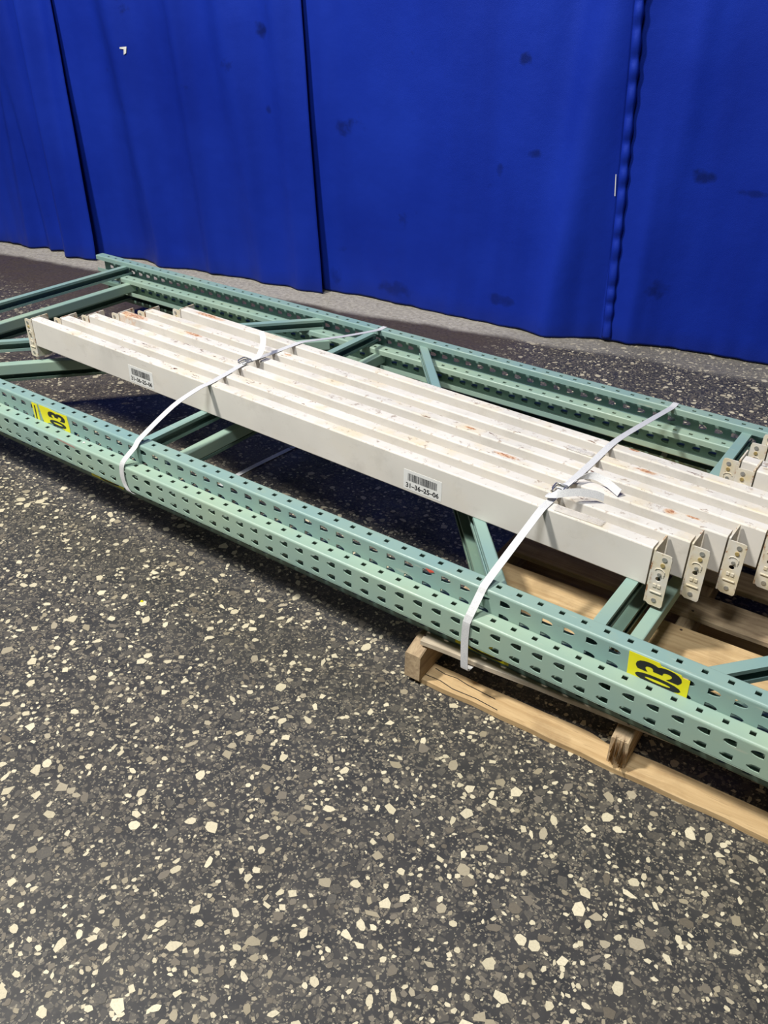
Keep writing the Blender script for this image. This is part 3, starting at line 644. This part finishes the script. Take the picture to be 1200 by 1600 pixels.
strap('white woven strap at the left, its loose end standing upright beside the buckle',
  [(0.640, 0.655, 0.0035), (0.622, 0.41, 0.0035), (0.64, 0.16, 0.010), (0.672, 0.03, 0.075), (0.676, -0.045, 0.160), (0.668, -0.073, 0.1765), (0.650, -0.0745, 0.20), (0.645, -0.0745, 0.235), (0.650, -0.069, 0.268), (0.668, -0.034, 0.308), (0.671, -0.018, 0.326), (0.672, 0.12, 0.381), (0.672, 0.225, 0.400), (0.671, 0.272, TZ + .001), (0.660, 0.36, TZ + .001), (0.650, 0.45, TZ + .003),
   (0.655, 0.54, TZ + .001), (0.665, 0.66, TZ + .001), (0.670, 0.708, TZ), (0.672, 0.93, 0.354), (0.673, 1.150, 0.3155), (0.673, 1.194, 0.3155), (0.673, 1.2005, 0.305), (0.672, 1.2005, 0.20), (0.668, 1.19, 0.11), (0.660, 1.10, 0.03), (0.650, 0.95, 0.004), (0.640, 0.66, 0.0035)],
  (0.646, 0.455, TZ + 0.001), [[(0.650, 0.462, 0.406, 1, 0.1, 0), (0.658, 0.475, 0.407, 1, 0.2, 0), (0.669, 0.490, 0.4145, 1, 0.35, 0), (0.663, 0.520, 0.438, 0.9, 0.45, 0), (0.644, 0.545, 0.4565, 0.8, 0.55, 0), (0.623, 0.560, 0.469, 0.7, 0.6, 0.1)]], (0.1, 1))
strap('white woven strap at the right, passing over the pallet corner, with a looped end',
  [(1.80, 0.02, 0.1005), (1.798, -0.045, 0.1005), (1.797, -0.066, 0.1015), (1.797, -0.0715, 0.108), (1.795, -0.0735, 0.15), (1.793, -0.0738, 0.20), (1.794, -0.0738, 0.245), (1.797, -0.068, 0.262), (1.801, -0.034, 0.304), (1.803, -0.020, 0.321), (1.806, 0.12, 0.364), (1.810, 0.222, 0.398), (1.811, 0.245, TZ + .001), (1.812, 0.33, TZ + .003), (1.812, 0.37, TZ + .001),
   (1.813, 0.50, TZ), (1.814, 0.655, TZ), (1.814, 0.90, 0.360), (1.814, 1.150, 0.3155), (1.814, 1.194, 0.3155), (1.814, 1.2005, 0.305), (1.814, 1.2005, 0.16), (1.814, 1.16, 0.1180), (1.814, 1.12, 0.108)],
  (1.808, 0.325, TZ + 0.001), [[(1.806, 0.290, 0.408, 1, 0.25, 0), (1.806, 0.266, 0.416, 0.6, 0.5, .5), (1.826, 0.268, 0.424, -.1, .6, .8), (1.862, 0.298, 0.428, -.32, .42, .84), (1.898, 0.328, 0.420, -.3, .45, .84), (1.915, 0.340, 0.411, -.2, .5, .84)],
   [(1.812, 0.345, 0.407, 1, 0.0, 0), (1.826, 0.385, 0.413, 0.5, 0.1, .5), (1.853, 0.412, 0.418, 0.1, .3, .8), (1.890, 0.410, 0.414, 0.1, .4, .8), (1.935, 0.388, 0.409, 0.2, .5, .7)]], (0.02, 1))
# crumpled clear tape scraps on the beams
def tape(label, pts, width, z0):
    r = Vector(pts[0] + (z0,)); vs = []; n = 14
    for i in range(n + 1):
        t = i / n * (len(pts) - 1); k = min(int(t), len(pts) - 2); a = Vector(pts[k]).lerp(Vector(pts[k + 1]), t - k); d = (Vector(pts[k + 1]) - Vector(pts[k])).normalized(); u = Vector((-d.y, d.x))
        for j in range(5):
            q = a + u * width * (j / 4 - 0.5); vs.append((q.x - r.x, q.y - r.y, 0.0025 + 0.005 * abs(mnoise.noise(Vector((q.x * 60, q.y * 60, 2.0))))))
    mb = MB(); mb.add(vs, [(i * 5 + j, i * 5 + j + 1, i * 5 + j + 6, i * 5 + j + 5) for i in range(n) for j in range(4)])
    o = obj('tape_scrap', mb, TAPE); o.location = r; smooth(o.data, 60); solid(o, 0.0003); tag(o, label, 'tape'); return o
m_ = NT('clear_tape', 0.25); m_.set('Base Color', m_.ramp(m_.noise(m_.coord(), 60, 3), 0.3, 0.7, srgb(214, 210, 204), srgb(236, 232, 226))); m_.set('Alpha', 0.3); TAPE = m_.mat
tape('crumpled clear tape lying on the front crossbar just right of the strap', [(1.835, 0.246), (1.90, 0.2475), (1.955, 0.248)], 0.026, 0.398)
tape('crumpled clear tape on the crossbars left of the right-hand strap', [(1.725, 0.548), (1.768, 0.5465), (1.80, 0.5455)], 0.020, 0.398)

# ---------------------------------------------------------------- pallet
YAW = 0.035
pal = bpy.data.objects.new('wooden_pallet', None); COL.objects.link(pal); pal.location = (1.665, -0.070, 0); pal.rotation_euler = (0, 0, YAW)
tag(pal, 'worn wooden pallet under the right-hand part of the green frames', 'pallet')
def board(name, x0, x1, y0, y1, z0, z1, mat, rag=0.0012, seed=0, notch=None):
    """sawn board with slightly wandering, chipped edges"""
    n = 26; rd = random.Random(seed); vs = []
    for i in range(n + 1):
        x = x0 + (x1 - x0) * i / n
        e0 = rag * mnoise.noise(Vector((x * 9, seed, 0))) * 2; e1 = rag * mnoise.noise(Vector((x * 9, seed, 4))) * 2
        zt = 0.0008 * mnoise.noise(Vector((x * 4, seed, 8)))
        if notch:
            for (na, nb, nd) in notch:
                if na < x < nb: e1 -= nd
        if i == 0: x += 0.001 * rd.random()
        c = 0.0018
        vs += [(x, y0 + e0, z0), (x, y0 + e0, z1 - c), (x, y0 + e0 + c, z1 + zt), (x, y1 + e1 - c, z1 + zt), (x, y1 + e1, z1 - c), (x, y1 + e1, z0)]
    mb = MB(); fs = [(i * 6 + j, i * 6 + (j + 1) % 6, (i + 1) * 6 + (j + 1) % 6, (i + 1) * 6 + j) for i in range(n) for j in range(6)]
    fs += [tuple(range(6))[::-1], tuple(n * 6 + j for j in range(6))]
    mb.add(vs, fs); cx, cy = (x0 + x1) / 2, (y0 + y1) / 2
    mb.v = [(a - cx, b - cy, c_) for a, b, c_ in mb.v]
    return obj(name, mb, mat, pal, (cx, cy, 0))
DTOP = 0.121; DB = 0.1075
rows = [(0.034, 0.165, WOODW), (0.232, 0.415, WOOD), (0.470, 0.572, WOODG), (0.640, 0.735, WOODG), (0.785, 0.88, WOOD), (0.93, 1.03, WOODG), (1.08, 1.219, WOOD)]
for i, (a, b, mt) in enumerate(rows):
    bd = board('deck_board', 0.0 + 0.004 * (i % 3), 1.016 - 0.003 * (i % 2), a, b, DB, DTOP, mt, seed=i + 1)
    if i == 0: bd.rotation_euler = (0, 0, 0.050)
for i, (a, b) in enumerate(((-0.004, 0.063), (0.55, 0.65), (1.14, 1.219))): board('bottom_board', 0.0, 1.016, a, b, 0.001, 0.0165, WOOD, 0.0030, seed=20 + i, notch=[(0.44, 0.50, 0.008)] if i == 0 else None)
def stringer(x0, x1, seed, y0=-0.012, ragged=0.0):
    n = 24; vs = []
    for i in range(n + 1):
        y = y0 + (1.224 - y0) * i / n; e = 0.0015 * mnoise.noise(Vector((y * 6, seed, 0))); c = 0.003
        zt = DB - 0.001 - (0.016 if (i == 0) else 0)
        vs += [(x0 + e, y, 0.017), (x0 + e, y, zt - c), (x0 + c + e, y, zt), (x1 - c + e, y, zt), (x1 + e, y, zt - c), (x1 + e, y, 0.017)]
    mb = MB(); fs = [(i * 6 + j, i * 6 + (j + 1) % 6, (i + 1) * 6 + (j + 1) % 6, (i + 1) * 6 + j) for i in range(n) for j in range(6)]
    fs += [tuple(range(6))[::-1], tuple(n * 6 + j for j in range(6))]; mb.add(vs, fs)
    cx, cy = (x0 + x1) / 2, 0.6; mb.v = [(b - cy, -(a - cx), c_) for a, b, c_ in mb.v]   # grain runs along local x
    return obj('stringer', mb, WOODG, pal, (cx, cy, 0), (0, 0, math.pi / 2))
stringer(-0.022, 0.020, 31, -0.016); stringer(0.485, 0.525, 32, 0.004); stringer(0.985, 1.024, 33)
# splintered end of the middle stringer
mb = MB(); rd = random.Random(5)
for k in range(26):
    x = 0.487 + rd.random() * 0.036; z0 = 0.018 + rd.random() * 0.03; z1 = z0 + 0.02 + rd.random() * 0.045; y = 0.004 - rd.random() * 0.022; w_ = 0.0012 + rd.random() * 0.0025
    mb.add([(x, 0.006, z0), (x + w_, 0.006, z0), (x + w_ / 2, 0.0065, min(z1, 0.102)), (x + w_ / 2 + rd.uniform(-.003, .003), y, z0 + rd.uniform(0, 0.02))], [(0, 1, 2), (0, 1, 3), (1, 2, 3), (2, 0, 3)])
s = obj('splinters', mb, WOOD, pal); s['kind'] = 'stuff'; s['label'] = 'torn pale splinters on the middle stringer end'
# cracks in the front bottom board
mb = MB()
for pts in ([(0.012, 0.012), (0.06, 0.014), (0.10, 0.006), (0.16, 0.009), (0.22, 0.004)], [(0.03, 0.045), (0.06, 0.040), (0.09, 0.044), (0.125, 0.038), (0.16, 0.036), (0.20, 0.033)]):
    for (a, b), (c, d) in zip(pts, pts[1:]): mb.add([(a, b, 0.0172), (c, d, 0.0172), (c, d + 0.0020, 0.0172), (a, b + 0.0022, 0.0172), (a, b, 0.015), (c, d, 0.015), (c, d + .002, 0.015), (a, b + .0022, 0.015)], [(0, 1, 2, 3), (0, 4, 5, 1), (3, 2, 6, 7)])
s = obj('crack', mb, DARKH, pal); s['label'] = 'dark split lines in the front bottom board'
# nail heads
for (nx, ny) in ((0.0, 0.03), (0.002, 0.11), (0.505, 0.03), (0.503, 0.115), (0.507, 0.27), (0.504, 0.40), (0.506, 0.49), (0.503, 0.55), (0.0, 0.27), (0.002, 0.40)):
    mb = MB(); mb.prism([(0.0035 * math.cos(k * math.pi / 4), 0.0035 * math.sin(k * math.pi / 4)) for k in range(8)], lambda p, t: (p[0], p[1], t), DTOP - 0.001, DTOP + 0.0008); obj('nail_head', mb, flat_mat('rusty_nail', srgb(70, 52, 42), 0.6) if 'rusty_nail' not in bpy.data.materials else bpy.data.materials['rusty_nail'], pal, (nx + 0.004, ny, 0))

# ---------------------------------------------------------------- litter
def crumb(name, loc, s_, mat, label, cat):
    mb = MB(); vs = [(s_ * 1.2, 0, 0), (0, s_ * 0.8, 0), (-s_, s_ * .2, 0), (-s_ * .3, -s_ * .9, 0), (s_ * .5, -s_ * .6, s_ * .5), (0, s_ * .3, s_ * .55), (-s_ * .5, -s_ * .1, s_ * .45)]
    mb.add(vs, [(0, 1, 2, 3), (0, 4, 5, 1), (1, 5, 2), (2, 5, 6), (2, 6, 3), (3, 6, 4), (4, 6, 5), (3, 4, 0)]); o = obj(name, mb, mat); o.location = loc; tag(o, label, cat); return o
crumb('plastic_chip', (0.895, -0.259, 0.0008), 0.0055, YELLOW, 'tiny yellow plastic chip on the bare floor in front of the frames', 'chip')
crumb('foam_crumb', (0.445, -0.045, 0.2568), 0.006, WHITE, 'small white foam crumb on the nearest green post, right of the worn sticker', 'crumb')
bpy.context.view_layer.update()
